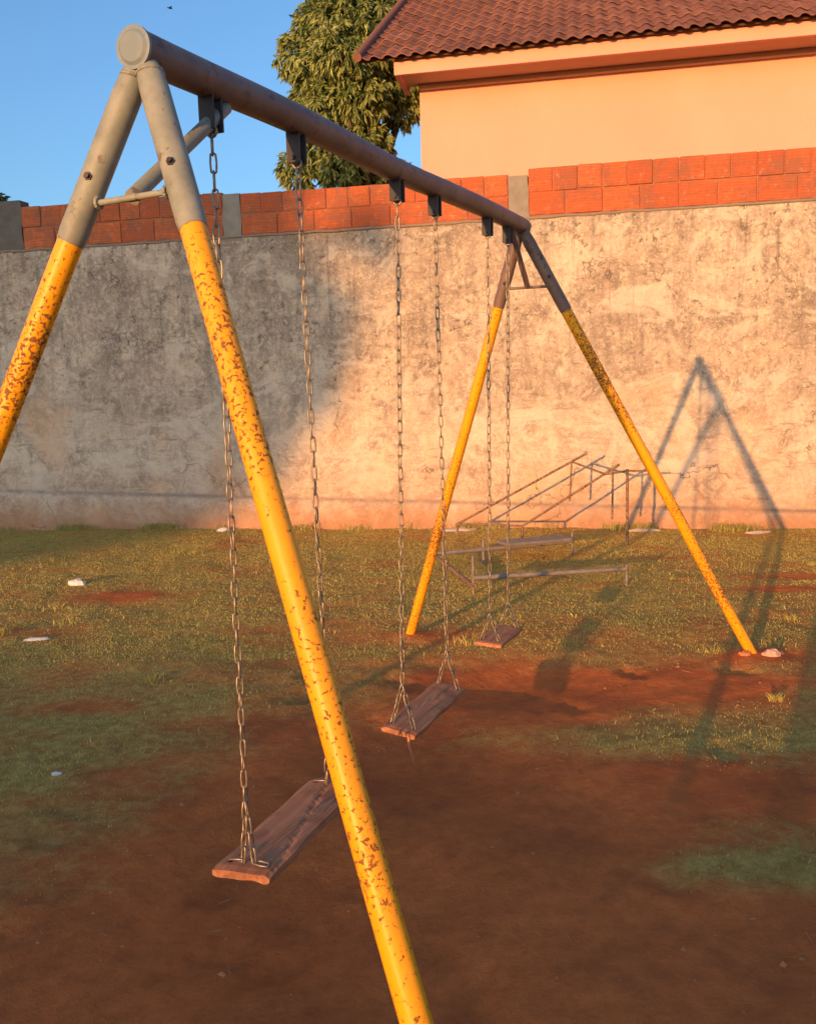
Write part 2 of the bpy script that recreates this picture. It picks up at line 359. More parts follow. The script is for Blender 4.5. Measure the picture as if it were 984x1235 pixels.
# ------------------------------------------------------------------ grass (stuff)
def blades(n, box, hmin, hmax, wmin, wmax, gain):
    x = rng.uniform(box[0], box[1], n); y = rng.uniform(box[2], box[3], n)
    t = samp(GT, x, y); keep = (rng.random(n) < np.clip((t-.12)*gain, 0, 1)**1.3)
    keep &= ((x*-math.sin(WANG)+(y-WO.y)*math.cos(WANG)) < -.03)
    return x[keep], y[keep], t[keep], hmin, hmax, wmin, wmax
def make_blades(sets, name, mat):
    Vs, Fs, Ts = [], [], []; b = 0
    for x, y, t, h0, h1, w0, w1 in sets:
        n = len(x); z = samp(GZ, x, y); a = rng.uniform(0, 2*np.pi, n); h = rng.uniform(h0, h1, n)*np.clip(t+.2, .45, 1.1); w = rng.uniform(w0, w1, n)
        la = rng.uniform(0, 2*np.pi, n); ln = rng.uniform(.2, 1.1, n)*h
        dx, dy = np.cos(a)*w, np.sin(a)*w; lx, ly = np.cos(la)*ln, np.sin(la)*ln
        P = np.stack([np.stack([x-dx, y-dy, z-.004], 1), np.stack([x+dx, y+dy, z-.004], 1),
                      np.stack([x+lx*.4+dx*.8, y+ly*.4+dy*.8, z+h*.6], 1), np.stack([x+lx*.4-dx*.8, y+ly*.4-dy*.8, z+h*.6], 1),
                      np.stack([x+lx, y+ly, z+h*.95], 1)], 1).reshape(-1, 3)
        i = np.arange(n)*5+b
        Fs.append(np.stack([i, i+1, i+2], 1)); Fs.append(np.stack([i, i+2, i+3], 1)); Fs.append(np.stack([i+3, i+2, i+4], 1))
        Vs.append(P); tt = np.clip(rng.normal(.45, .2, n) + .15*np.sin(x*2.1+y*1.3) + .12*np.sin(x*5.3-y*3.1), 0, 1); Ts.append(np.repeat(tt, 5)); b += n*5
    return np_mesh(name, np.concatenate(Vs), np.concatenate(Fs), mat, False, {'tint': np.concatenate(Ts)})
sets = [blades(90000, (-2.6, 2.6, 1.6, 5.2), .005, .014, .0009, .0018, .85),
        blades(230000, (-5.5, 5.2, 4.6, 10.2), .004, .0115, .0016, .0028, 1.0),
        blades(2500, (-4.5, 4.5, 3.0, 10.0), .018, .035, .0018, .003, 1.2)]
for _ in range(45):
    cx, cy = rng.uniform(-3.6, 4.2), rng.uniform(2.6, 9.0); m_ = int(rng.integers(14, 60)); sg = rng.uniform(.012, .05)
    xx, yy = rng.normal(cx, sg, m_), rng.normal(cy, sg, m_)
    if samp(GT, np.array([cx]), np.array([cy]))[0] > .35: sets.append((xx, yy, np.ones(m_), .015, rng.uniform(.03, .06), .0012, .0028))
# rank tufts along the foot of the wall
n = 9000; s = rng.uniform(-6, 5.5, n); off = np.abs(rng.normal(0, .09, n))+.03
clump = np.array([max(0, noise.noise(Vector((q*2.0, 0, 4)))+.12) for q in s]); k = rng.random(n) < clump*2.2
x = WX.x*s - WY.x*off; y = WO.y + WX.y*s - WY.y*off
sets.append((x[k], y[k], np.ones(k.sum()), .03, .085, .002, .004))
grass = link('grass', make_blades(sets, 'grass', M_grass)); tag(grass, 'short worn olive grass covering the red soil', 'grass', kind='stuff')

# ------------------------------------------------------------------ swing frame
fr = empty('swing_set', (A.x*.5+B.x*.5, A.y*.5+B.y*.5, 0)); Mi = Matrix.Translation(fr.location).inverted()
tag(fr, 'tall A-shaped swing frame with chipped yellow legs and a brown top beam', 'swing set')
def P(mb, name, mat, parent=fr):     # parts are modelled in world coordinates, moved to the empty's frame
    mb.v = [tuple(Mi @ Vector(p)) for p in mb.v]; return mb.build(name, mat, parent)
def wob(p, q, n, amp, seed):
    p, q = Vector(p), Vector(q); X, Y = perp((q-p).normalized()); out = []
    for i in range(n+1):
        t = i/n; e = math.sin(math.pi*t)
        out.append(p.lerp(q, t) + X*noise.noise(Vector((t*3, seed, 0)))*amp*e + Y*noise.noise(Vector((t*3, seed, 9)))*amp*e)
    return out
RB = .038
mb = MB(); a0 = A - (B-A).normalized()*.02; b0 = B + (B-A).normalized()*.03
mb.tube(wob(a0, b0, 24, .012, 1), RB, 28, caps=True); beam = P(mb, 'top_beam', M_beam)
d = (A-B).normalized(); mb = MB(); mb.tube([a0+d*.0, a0+d*.007], RB+.003, 28); mb.tube([a0+d*.007, a0+d*.011], [RB-.004, RB-.010], 28, caps=True)
P(mb, 'end_cap', M_cap, fr)
d2 = -d; mb = MB(); mb.tube([b0, b0+d2*.007], RB+.003, 24); P(mb, 'end_cap', M_gray, fr)
def leg(T, foot, split, sleeve=.0295, rr=.0262, seed=1, smat=None):
    """yellow pipe leg with a sleeve of smat, grey by default, at its top and a bolt hole in it"""
    smat = smat or M_gray; T, foot = Vector(T), Vector(foot); D = (foot-T).normalized(); L = (foot-T).length
    mb = MB(); pts = wob(T+D*(split-.03), foot + D*.10, 40, .006, seed); mb.tube(pts, rr, 24); lg = P(mb, 'leg', M_yel)
    mb = MB(); mb.tube([T, T+D*.02, T+D*.06, T+D*(split-.02), T+D*split], [sleeve*.72, sleeve*.90, sleeve, sleeve, sleeve*.93], 24); P(mb, 'sleeve', smat, lg)
    return T, D, lg
def bolt(T, D, dist, sleeve, lg, toward=(0, -1, 0)):
    n = Vector(toward); n = (n - D*n.dot(D)).normalized(); p = T+D*dist + n*(sleeve-.004)
    mb = MB(); mb.tube([p, p+n*.006], .009, 6, smooth=False); mb.tube([p+n*.006, p+n*.012], .005, 8); P(mb, 'bolt', M_dark, lg)
TA = A + Vector((0, 0, -.030)); TB = B + Vector((0, 0, -.030))
NL, NR = (-1.52, 1.975, 0), (.098, 1.169, 0); FL, FR = (-.011, 4.967, 0), (1.729, 4.40, 0)
for foot, off, sp, dd, sd_ in ((NL, -.012, .372, .235, 3), (NR, .012, .372, .24, 4)):
    T, D, lg = leg(TA + BN*off, foot, sp, seed=sd_); bolt(T, D, dd, .0295, lg, (-.1, -1, .1))
for foot, off, sd_ in ((FL, -.012, 5), (FR, .012, 6)):
    T, D, lg = leg(TB + BN*off, foot, .36 if sd_ == 5 else .42, .029, .0265, sd_, M_beam); bolt(T, D, .24, .029, lg, (-.1, -1, .1))  # far sleeves take the beam's brown instead of the near grey
def along(T, F_, z):
    T, F_ = Vector(T), Vector(F_); return T + (F_-T)*((T.z-z)/T.z)
def weld(c, r0, nrm, seed):
    X, Y = perp(Vector(nrm).normalized()); pts = [Vector(c)+(X*math.cos(a)+Y*math.sin(a))*r0*(1+.10*noise.noise(Vector((a*2, seed, 0)))) for a in np.linspace(0, 2*math.pi, 40)]
    mb = MB(); mb.tube(pts, [.0038+.0018*noise.noise(Vector((i_*.9, seed, 1))) for i_ in range(40)], 6, caps=False); P(mb, 'weld_bead', M_gray)
for foot, sg in ((NL, -1), (NR, 1)):
    Dw = (Vector(foot)-TA).normalized(); weld(TA + BN*.012*sg + Dw*.020, .0262, Dw + Vector((0, 0, -.5)), sg+3)
    Dw2 = along(TA, foot, 1.76); weld(Dw2 + (along(TA, (NL if sg > 0 else NR), 1.76)-Dw2).normalized()*.027, .010, along(TA, NL, 1.76)-along(TA, NR, 1.76), sg+9)
cz = 1.76; p, q = along(TA, NL, cz), along(TA, NR, cz)
mb = MB(); mb.tube([p, q], .0065, 12); P(mb, 'crossbar', M_gray)
mb = MB(); mb.tube([(p+q)/2, A + (B-A)*.105 - Vector((0, 0, .040))], .016, 14); P(mb, 'brace', M_gray)
cz = 1.86; p, q = along(TB, FL, cz), along(TB, FR, cz)
mb = MB(); mb.tube([p, q], .0065, 12); P(mb, 'crossbar', M_beam)
mb = MB(); mb.tube([(p+q)/2, B - (B-A)*.055 - Vector((0, 0, .045))], .013, 12); P(mb, 'brace', M_beam)
hang_t = [.0835, .223, .463, .587, .812, .919]
HP = []
for t in hang_t:
    c = A.lerp(B, t); D = (B-A).normalized(); mb = MB()
    Rm = Matrix.Translation(c) @ Matrix(((BU.x, BN.x, 0, 0), (BU.y, BN.y, 0, 0), (0, 0, 1, 0), (0, 0, 0, 1)))
    for sx in (-1, 1):
        mb.box((sx*.017-.003, -.019, -.105), (sx*.017+.003, .019, -.028), .0, Rm)
    hg = P(mb, 'hanger', M_dark)
    mb = MB(); pb = c - Vector((0, 0, .093)); mb.tube([pb-D*.027, pb+D*.027], .006, 8); P(mb, 'hanger_bolt', M_dark, hg)
    HP.append(c - Vector((0, 0, .093)))

# ------------------------------------------------------------------ swings
def link_mesh():
    mb = MB(); n = 10; pts = []; hl, rr = .0150, .0072
    for k in range(n):
        a = 2*math.pi*k/n; x_, z_ = math.cos(a)*rr, math.sin(a)*rr
        pts.append((x_, 0, z_ + (hl if z_ > 1e-6 else (-hl if z_ < -1e-6 else 0))))
    vs_, fs_ = [], []; m = 5; wr = .0026
    P3 = [Vector(p) for p in pts]
    for i in range(n):
        dd = (P3[(i+1) % n]-P3[i-1]).normalized(); Y = Vector((0, 1, 0)); X = dd.cross(Y)
        vs_ += [P3[i] + (X*math.cos(2*math.pi*k/m)+Y*math.sin(2*math.pi*k/m))*wr for k in range(m)]
    for i in range(n):
        for k in range(m): fs_.append((i*m+k, ((i+1) % n)*m+k, ((i+1) % n)*m+(k+1) % m, i*m+(k+1) % m))
    mb.add(vs_, fs_, True); return mb.mesh('link', M_chain)
LINK = link_mesh(); PITCH = .0392
def run_links(p, q, parent, base, tw=0.0, rest=None):
    p, q = Vector(p), Vector(q); L = (q-p).length; n = max(1, round(L/PITCH)); d_ = (q-p).normalized()
    X, Y = perp(d_); sc_ = (L/n)/PITCH
    for i in range(n):
        c = p + (q-p)*((i+.5)/n); a = tw + (math.pi/2)*(i % 2) + random.uniform(-.28, .28) + i*.05
        x_ = X*math.cos(a)+Y*math.sin(a); y_ = d_.cross(x_)
        c = c + X*random.uniform(-.0012, .0012) + Y*random.uniform(-.0012, .0012)
        Mx = Matrix(((x_.x, y_.x, d_.x*sc_, c.x), (x_.y, y_.y, d_.y*sc_, c.y), (x_.z, y_.z, d_.z*sc_, c.z), (0, 0, 0, 1)))
        link('link', LINK, parent, base @ Mx)
def make_swing(label, hp, s0, s1, zc, width, thick, roll, vee, vhalf, crack, holes, extra=None):
    """hp: two hang points; s0, s1: plan centres of the seat's ends"""
    c = (Vector((*s0, zc)) + Vector((*s1, zc)))/2; ax = (Vector((*s1, 0))-Vector((*s0, 0))); L = ax.length; ax.normalize()
    ya = Vector((-ax.y, ax.x, 0)); up = Vector((0, 0, 1)); y2 = (ya*math.cos(roll)+up*math.sin(roll)); z2 = ax.cross(y2)
    root = empty('swing', c); tag(root, label, 'swing', 'wooden swings hung from the swing frame'); RI = Matrix.Translation(c).inverted()
    Ms = Matrix(((ax.x, y2.x, z2.x, 0), (ax.y, y2.y, z2.y, 0), (ax.z, y2.z, z2.z, 0), (0, 0, 0, 1)))
    # seat plank as a displaced grid with worn, slightly rounded ends
    nx_, ny_ = 26, 12; vs_, fs_ = [], []
    for side in (1, -1):
        for j in range(ny_+1):
            for i in range(nx_+1):
                x_ = (i/nx_-.5)*L; y_ = (j/ny_-.5)*width
                ex = max(abs(i/nx_-.5)*2-.93, 0)/.07; ey = max(abs(j/ny_-.5)*2-.86, 0)/.14
                wx = x_ + noise.noise(Vector((y_*22, side*3., L*7)))*.007*(abs(i/nx_-.5)*2)**6
                wy = y_ + noise.noise(Vector((x_*9, 4., L*3)))*.006*(abs(j/ny_-.5)*2)**4
                z_ = side*(thick/2 - .0045*(ex**2+ey**2)*.8) + noise.noise(Vector((x_*6, y_*30, side)))*.0022
                if side == 1:
                    dcr = abs(y_ - crack(x_)); z_ -= .006*max(0, 1-dcr/.009)
                vs_.append((wx, wy, z_))
    N1 = (nx_+1)*(ny_+1); g = lambda i, j, s_: s_*N1 + j*(nx_+1)+i
    for j in range(ny_):
        for i in range(nx_):
            fs_.append((g(i, j, 0), g(i+1, j, 0), g(i+1, j+1, 0), g(i, j+1, 0))); fs_.append((g(i, j, 1), g(i, j+1, 1), g(i+1, j+1, 1), g(i+1, j, 1)))
    for i in range(nx_):
        fs_.append((g(i, 0, 0), g(i, 0, 1), g(i+1, 0, 1), g(i+1, 0, 0))); fs_.append((g(i, ny_, 0), g(i+1, ny_, 0), g(i+1, ny_, 1), g(i, ny_, 1)))
    for j in range(ny_):
        fs_.append((g(0, j, 0), g(0, j+1, 0), g(0, j+1, 1), g(0, j, 1))); fs_.append((g(nx_, j, 0), g(nx_, j, 1), g(nx_, j+1, 1), g(nx_, j+1, 0)))
    mb = MB(); mb.add(vs_, fs_, False); seat = mb.build('seat', M_wood, root); seat.matrix_local = Ms
    hole_pts = []
    for sx in (-1, 1):
        for sy in (-1, 1):
            hx, hy = sx*(L/2-.038), sy*width*.33
            hm = MB(); hm.tube([(hx, hy, thick/2-.006), (hx, hy, thick/2+.0012)], .0065 if holes else .005, 10); hm.build('bolt_hole', M_hole, seat)
            hole_pts.append(c + Ms.to_3x3() @ Vector((hx, hy, thick/2)))
    for e, hpnt in enumerate(hp):
        h1_, h2_ = hole_pts[e*2], hole_pts[e*2+1]; mid = (h1_+h2_)/2
        apex = mid + Vector((0, 0, vee)); dirv = (hpnt-mid).normalized(); apex = mid + dirv*vee
        mb = MB(); q0 = RI @ hpnt; X, Y = perp(Vector((0, 0, 1)))
        mb.tube([q0 + Vector((math.sin(a)*.012*BN.x, math.sin(a)*.012*BN.y, -.012+math.cos(a)*.012)) for a in np.linspace(0, 2*math.pi, 13)], .0035, 6, caps=False)
        ch = mb.build('chain', M_chain, root)
        run_links(hpnt - dirv*.022, apex, ch, RI, e*.6)
        a1 = mid + (h1_-mid)*vhalf; a2 = mid + (h2_-mid)*vhalf
        run_links(apex, a1, ch, RI, .3); run_links(apex, a2, ch, RI, .9)
        if vhalf < .9:
            run_links(a1 + Vector((0, 0, .006)), h1_ + Vector((0, 0, .002)), ch, RI, .2); run_links(a2 + Vector((0, 0, .006)), h2_ + Vector((0, 0, .002)), ch, RI, .7)
    return root, c, Ms, seat
make_swing('nearest swing, its long reddish wooden seat cracked and hung on two pale chains', HP[:2], (-.428, 2.035), (-.236, 2.555), .2135, .158, .026, R(-2), .16, .30,
           lambda x_: -.03+x_*.18, True)
r2, c2, M2, seat2 = make_swing('middle swing with a small tilted broken seat and forked chains', HP[2:4], (-.055, 2.935), (.150, 3.41), .215, .125, .024, R(9), .15, 1.0, lambda x_: .02-x_*.15, False)
mb = MB(); mb.tube([(-.245, -.035, .0), (-.25, -.04, -.03), (-.235, -.05, -.07), (-.22, -.055, -.105)], [.006, .006, .005, .004], 8); mb.build('loose_strap', mat_simple('frayed_orange_strap', (.55, .22, .10), .8), seat2)
make_swing('farthest swing, its seat small in the sunlight near the far yellow legs', HP[4:], (.348, 3.995), (.490, 4.30), .215, .13, .022, R(3), .13, 1.0, lambda x_: x_*.1, False)

# ------------------------------------------------------------------ perimeter wall
wall = empty('perimeter_wall', WO + Vector((0, 0, .04)), WANG); wall.scale = (.97, .97, .97)
tag(wall, 'long stained plaster wall topped with two courses of orange brick', 'wall')
S0, S1 = -9.0, 8.0; HB = 3.11
step = .05; xs = np.arange(S0, S1+.001, step); zs = np.arange(-.15, HB+.001, .045); zs[-1] = HB
Vw = []; 
for z_ in zs:
    for s_ in xs:
        d_ = noise.noise(Vector((s_*1.1, 0, z_*1.1)))*.016 + noise.noise(Vector((s_*4, 1, z_*4)))*.007 + noise.noise(Vector((s_*13, 1, z_*13)))*.003
        led = .39 - .031*(s_+4.5) + .012*noise.noise(Vector((s_*3, 0, 0)))
        if z_ < led: d_ -= .045*min(1, (led-z_)/.045)*(1+.35*noise.noise(Vector((s_*6, z_*6, 3))))
        Vw.append((s_, d_, z_))
nw = len(xs); ii = (np.arange(len(zs)-1)[:, None]*nw + np.arange(nw-1)[None, :]).ravel()
link('plaster', np_mesh('plaster', Vw, np.stack([ii, ii+1, ii+1+nw, ii+nw], 1), M_plaster, True), wall)
mb = MB(); mb.box((S0, .03, -.2), (S1, .16, HB-.01)); mb.build('wall_core', M_mortar, wall)
pillars = [(-4.70, -4.29), (-1.92, -1.72), (1.12, 1.32), (4.22, 4.42), (7.0, 7.2), (-7.6, -7.4)]
tops = {0: 3.66, 1: 3.56, 2: 3.53, 3: 3.6, 4: 3.6, 5: 3.6}
for k, (p0, p1) in enumerate(pillars):
    mb = MB(); nn = 8
    ring = lambda z_, e: [(p0-e*noise.noise(Vector((k, z_*5, 0))), -.006+e*.3*noise.noise(Vector((k, z_*6, 3))), z_), (p1+e*noise.noise(Vector((k, z_*5, 7))), -.006+e*.3*noise.noise(Vector((k, z_*6, 5))), z_), (p1, .15, z_), (p0, .15, z_)]
    vs_, fs_ = [], []; base = HB-.04
    for i in range(nn+1): vs_ += ring(base + (tops[k]-base)*i/nn, .03)
    for i in range(nn):
        for q in range(4): fs_.append((i*4+q, i*4+(q+1) % 4, (i+1)*4+(q+1) % 4, (i+1)*4+q))
    fs_.append((nn*4, nn*4+1, nn*4+2, nn*4+3)); mb.add(vs_, fs_); mb.build('concrete_pillar', M_conc if k else M_concd, wall)
def brick_mesh(L, H_):
    mb = MB(); mb.box((-L/2, 0, -H_/2), (L/2, .12, H_/2), .007); return mb.mesh('brick', M_brick)
BR = {}
secs = [(-9, -7.6, 3.58), (-7.4, -4.70, 3.60), (-4.29, -1.92, 3.59), (-1.72, 1.12, 3.555), (1.32, 4.22, 3.60), (4.42, 7.0, 3.6)]
for k, (q0, q1, top) in enumerate(secs):
    rh = (top-HB-.012)/2
    for row in range(2):
        L = .245 if row == 1 else .385
        nb = max(1, round((q1-q0)/L)); L = (q1-q0)/nb
        key = (round(L, 3), round(rh, 3))
        if key not in BR: BR[key] = brick_mesh(L-.010, rh-.012)
        for i in range(nb):
            s_ = q0+(i+.5)*L; wv = .010*noise.noise(Vector((s_*.9, row, k)))
            Mx = (Matrix.Translation((s_+random.uniform(-.003, .003), -.006+random.uniform(-.006, .006), HB+.012+rh*(row+.5)+wv+random.uniform(-.003, .003)))
                  @ Matrix.Rotation(random.uniform(-.012, .012), 4, 'Z') @ Matrix.Rotation(random.uniform(-.012, .012), 4, 'Y'))
            link('brick', BR[key], wall, Mx)
    mb = MB(); n_ = 60; vs_, fs_ = [], []
    for i in range(n_+1):
        s_ = q0 + (q1-q0)*i/n_; t_ = top-.010+.006*noise.noise(Vector((s_*5, 0, 0))); y_ = .006+.004*noise.noise(Vector((s_*9, 2, 0)))
        vs_ += [(s_, y_, HB-.02), (s_, y_, t_), (s_, .11, t_), (s_, .11, HB-.02)]
    for i in range(n_):
        for q in range(4): fs_.append((i*4+q, (i+1)*4+q, (i+1)*4+(q+1) % 4, i*4+(q+1) % 4))
    fs_ += [(0, 1, 2, 3), (n_*4+3, n_*4+2, n_*4+1, n_*4)]
    mb.add(vs_, fs_); mb.build('mortar', M_bmort, wall)
# rough mortar bead squeezed out under the brick courses
mb = MB(); pts = [(s_, -.004+.010*noise.noise(Vector((s_*4, 0, 1))), HB+.002+.012*noise.noise(Vector((s_*5, 0, 2)))) for s_ in np.arange(S0, S1, .08)]
mb.tube(pts, .016, 6); mb.build('mortar_bead', M_mortar, wall)

# ------------------------------------------------------------------ house beyond the wall
HO = Vector((-.467, 11.439, 0)); house = empty('house', HO, WANG)
tag(house, 'peach painted house with a red clay tile roof rising behind the wall', 'house')
PITCHR = R(31); EZ = 5.455
mb = MB(); x0, x1 = .65, 11.5; y0, y1 = .68, 8.2
rz_ = EZ + math.tan(PITCHR)*4.3
vs_ = [(x0, y0, 0), (x1, y0, 0), (x1, y0, 5.45), (x0, y0, 5.45), (x0, y1, 0), (x1, y1, 0), (x1, y1, 5.45), (x0, y1, 5.45), (x0, 4.4, rz_-.25), (x1, 4.4, rz_-.25)]
mb.add(vs_, [(0, 1, 2, 3), (5, 4, 7, 6), (4, 0, 3, 8, 7), (1, 5, 6, 9, 2), (3, 2, 9, 8), (7, 8, 9, 6)]); mb.build('wall', M_house, house)
mb = MB(); mb.box((.43, .14, 5.262), (11.8, .20, 5.505), .004); mb.box((.43, .20, 5.262), (.49, .90, 5.505), .004); mb.build('fascia', M_house, house)
mb = MB(); mb.box((.49, .20, 5.285), (11.8, .68, 5.30)); mb.build('soffit', M_soffit, house)
mb = MB(); mb.box((.65, .60, 5.225), (11.5, .68, 5.285), .006); mb.build('cornice', M_soffit, house)
# tiled roof slope
rf = empty('roof', (0, 0, EZ)); rf.parent = house
deck = MB(); Ms_ = Matrix.Rotation(PITCHR, 4, 'X')
deck.box((.0, .05, -.075), (11.9, 5.1, -.045), 0, Ms_); dk = deck.build('roof', M_timber, house); dk.location = (0, 0, EZ)
back = MB(); back.add([(0, 4.38, rz_-EZ-.03), (11.9, 4.38, rz_-EZ-.03), (11.9, 8.9, .0-.05), (0, 8.9, -.05)], [(0, 1, 2, 3)]); bk = back.build('back_slope', M_tile, dk)
bpy.data.objects.remove(rf)
TW, TL, EXPO = .168, .38, .31
def tile_mesh(name='tile'):
    mb = MB(); n_ = 8; vs_, fs_ = [], []
    for yy, zz in ((0, .022), (TL, -.004)):
        for i in range(n_+1):
            u = i/n_; prof = 0.024*math.sin(math.pi*min(u/.62, 1)) if u < .62 else -.012*math.sin(math.pi*(u-.62)/.38)
            vs_.append(((u-.5)*(TW+.012), yy, zz+prof))
    for i in range(n_+1):
        x_, y_, z_ = vs_[i]; vs_.append((x_, y_, z_-.014))
    m = n_+1
    for i in range(n_): fs_.append((i, i+1, m+i+1, m+i)); fs_.append((2*m+i, 2*m+i+1, i+1, i))
    mb.add(vs_, fs_, False); return mb
tm = tile_mesh().mesh('tile', M_tile); rest = MB(); cnt = 0
ncol = int(11.9/TW); nrow = 16
for r_ in range(nrow):
    for c_ in range(ncol):
        jx, jy, jz = random.uniform(-.004, .004), random.uniform(-.012, .012), random.uniform(-.003, .004)
        Mx = Ms_ @ Matrix.Translation(((c_+.5)*TW+jx, r_*EXPO-.03+jy, -.03+jz)) @ Matrix.Rotation(random.uniform(-.02, .02), 4, 'Z')
        visible = c_ < 31 and (r_ < 12.5 - c_*.34)
        if visible and cnt < 300: link('roof_tile', tm, dk, Mx); cnt += 1
        else:
            t_ = tile_mesh(); rest.add([Mx @ Vector(p) for p in t_.v], t_.f)
ro = rest.build('roof_tile', M_tile, dk); ro['kind'] = 'stuff'
mb = MB(); e0, e1 = Ms_ @ Vector((.02, -.05, .015)), Ms_ @ Vector((.02, 5.1, .015)); mb.tube([e0.lerp(e1, i/16) for i in range(17)], .055, 8); mb.build('verge_tile', M_tile, dk)
mb = MB(); pr = Ms_ @ Vector((0, 5.08, .02)); mb.tube([(x_, pr.y, pr.z) for x_ in np.linspace(-.05, 11.9, 30)], .08, 8); mb.build('ridge', M_tile, dk)

# ------------------------------------------------------------------ trees
def leaf_cloud(lobes, nclus, per, L0, L1, seed, droop=.9, fill=.35, wfac=.16):
    g = np.random.default_rng(seed); wts = np.array([l_[3]**2 for l_ in lobes]); wts /= wts.sum()
    Cc = []; Nn = []
    idx = g.choice(len(lobes), nclus, p=wts)
    for i in idx:
        cx, cy, cz_, r_ = lobes[i]; v_ = g.normal(size=3); v_ /= np.linalg.norm(v_)
        rad = r_*(1.0 if g.random() > fill else g.uniform(.45, .95))*(1+.30*noise.noise(Vector(v_*2.3)+Vector((i*3., 0, 0))))
        Cc.append((cx+v_[0]*rad, cy+v_[1]*rad, cz_+v_[2]*rad*.95)); Nn.append(v_)
    Cc = np.array(Cc); Nn = np.array(Nn)
    P0 = np.repeat(Cc, per, 0); N0 = np.repeat(Nn, per, 0); m = len(P0)
    D = N0*.8 + g.normal(size=(m, 3))*.75; D[:, 2] -= droop*g.uniform(.5, 1.4, m); D /= np.linalg.norm(D, axis=1)[:, None]
    S = np.cross(D, g.normal(size=(m, 3))); S /= np.linalg.norm(S, axis=1)[:, None]
    L = g.uniform(L0, L1, m)[:, None]; W = L*wfac
    bend = np.zeros((m, 3)); bend[:, 2] = -.25*L[:, 0]
    nrm = np.cross(D, S)
    p0 = P0; p1 = P0+D*L*.5+bend*.25; p2 = P0+D*L+bend
    V_ = np.stack([p0, p1+S*W+nrm*W*.5, p1, p1-S*W+nrm*W*.5, p2], 1).reshape(-1, 3); i = np.arange(m)*5
    F_ = np.concatenate([np.stack([i, i+1, i+2], 1), np.stack([i+1, i+4, i+2], 1), np.stack([i, i+2, i+3], 1), np.stack([i+2, i+4, i+3], 1)])
    tint = np.repeat(np.clip(g.normal(.45, .2, nclus), 0, 1), per) + g.normal(0, .14, m)
    return V_, F_, np.repeat(np.clip(tint, 0, 1), 5)
def tree(name, label, cat, base, lobes, nclus, per, L0, L1, seed, trunk_r, mat=M_leaf, droop=.9, group=None):
    base = Vector(base); root = empty(name, base); tag(root, label, cat, group); rel = [(a-base.x, b-base.y, c_-base.z, r_) for a, b, c_, r_ in lobes]
    V_, F_, T_ = leaf_cloud(rel, nclus, per, L0, L1, seed, droop); link('crown', np_mesh('crown', V_, F_, mat, False, {'tint': T_}), root)
    cz_ = sum(l_[2] for l_ in rel)/len(rel); top = Vector((sum(l_[0] for l_ in rel)/len(rel), sum(l_[1] for l_ in rel)/len(rel), cz_*.62))
    mb = MB(); rg = random.Random(seed)
    mb.tube([Vector((0, 0, -.1)), top*.3+Vector((rg.uniform(-.1, .1), 0, 0)), top*.65, top], [trunk_r*1.25, trunk_r, trunk_r*.85, trunk_r*.6], 10); mb.build('trunk', M_bark, root)
    for l_ in rel:
        e = Vector(l_[:3]); mb = MB(); st = top*rg.uniform(.8, 1.0); mid_ = st.lerp(e, .5)+Vector((rg.uniform(-.1, .1), rg.uniform(-.1, .1), .1))
        mb.tube([st, mid_, e], [trunk_r*.4, trunk_r*.25, trunk_r*.1], 7); mb.build('limb', M_bark, root)
    return root
k_ = 16.2/13.35
def T(x_, z_, r_, dy=0): return ((x_+.05)*k_, 16.2+dy, 1.35+(z_-1.35)*k_, r_*k_)
mango = [T(-1.12, 6.62, .30), T(-.85, 6.95, .34, .1), T(-1.32, 6.22, .34), T(-1.1, 5.95, .34, -.2), T(-.70, 6.45, .40, -.5), T(-.35, 6.95, .40, -.2), T(-.30, 6.30, .38, -.5), T(-.78, 6.0, .36, -.7), T(-1.28, 5.62, .24),
         T(-.55, 5.55, .36, -.4), T(-.98, 5.45, .30, -.3), T(-.28, 5.75, .30, .1), T(-1.45, 4.62, .26, -.2), T(-1.15, 4.95, .28, -.4), T(-.85, 4.65, .34, -.3), T(-.50, 4.95, .32, -.2), T(-.2, 4.5, .32, .2),
         T(.05, 6.75, .5, .6), T(.05, 5.95, .36, .3), T(.06, 5.5, .22, .3), T(-.5, 7.4, .5, .4), T(.3, 7.4, .6, .8), T(-.75, 5.2, .28, .2), T(.08, 4.6, .22, .9)]
tree('mango_tree', 'dense mango tree with drooping leaves beside the tiled roof', 'tree', (-.6, 16.8, 0), mango, 5600, 8, .09, .19, 3, .22)
tree('far_tree', 'distant dark green treetop just above the left end of the wall', 'tree', (-12.3, 27.2, 0), [(-12.6, 27.2, 6.6, 1.2), (-11.6, 27.3, 6.3, .9), (-13.9, 27.4, 6.9, 1.4)], 1500, 7, .2, .35, 8, .25, M_leafd, .4)
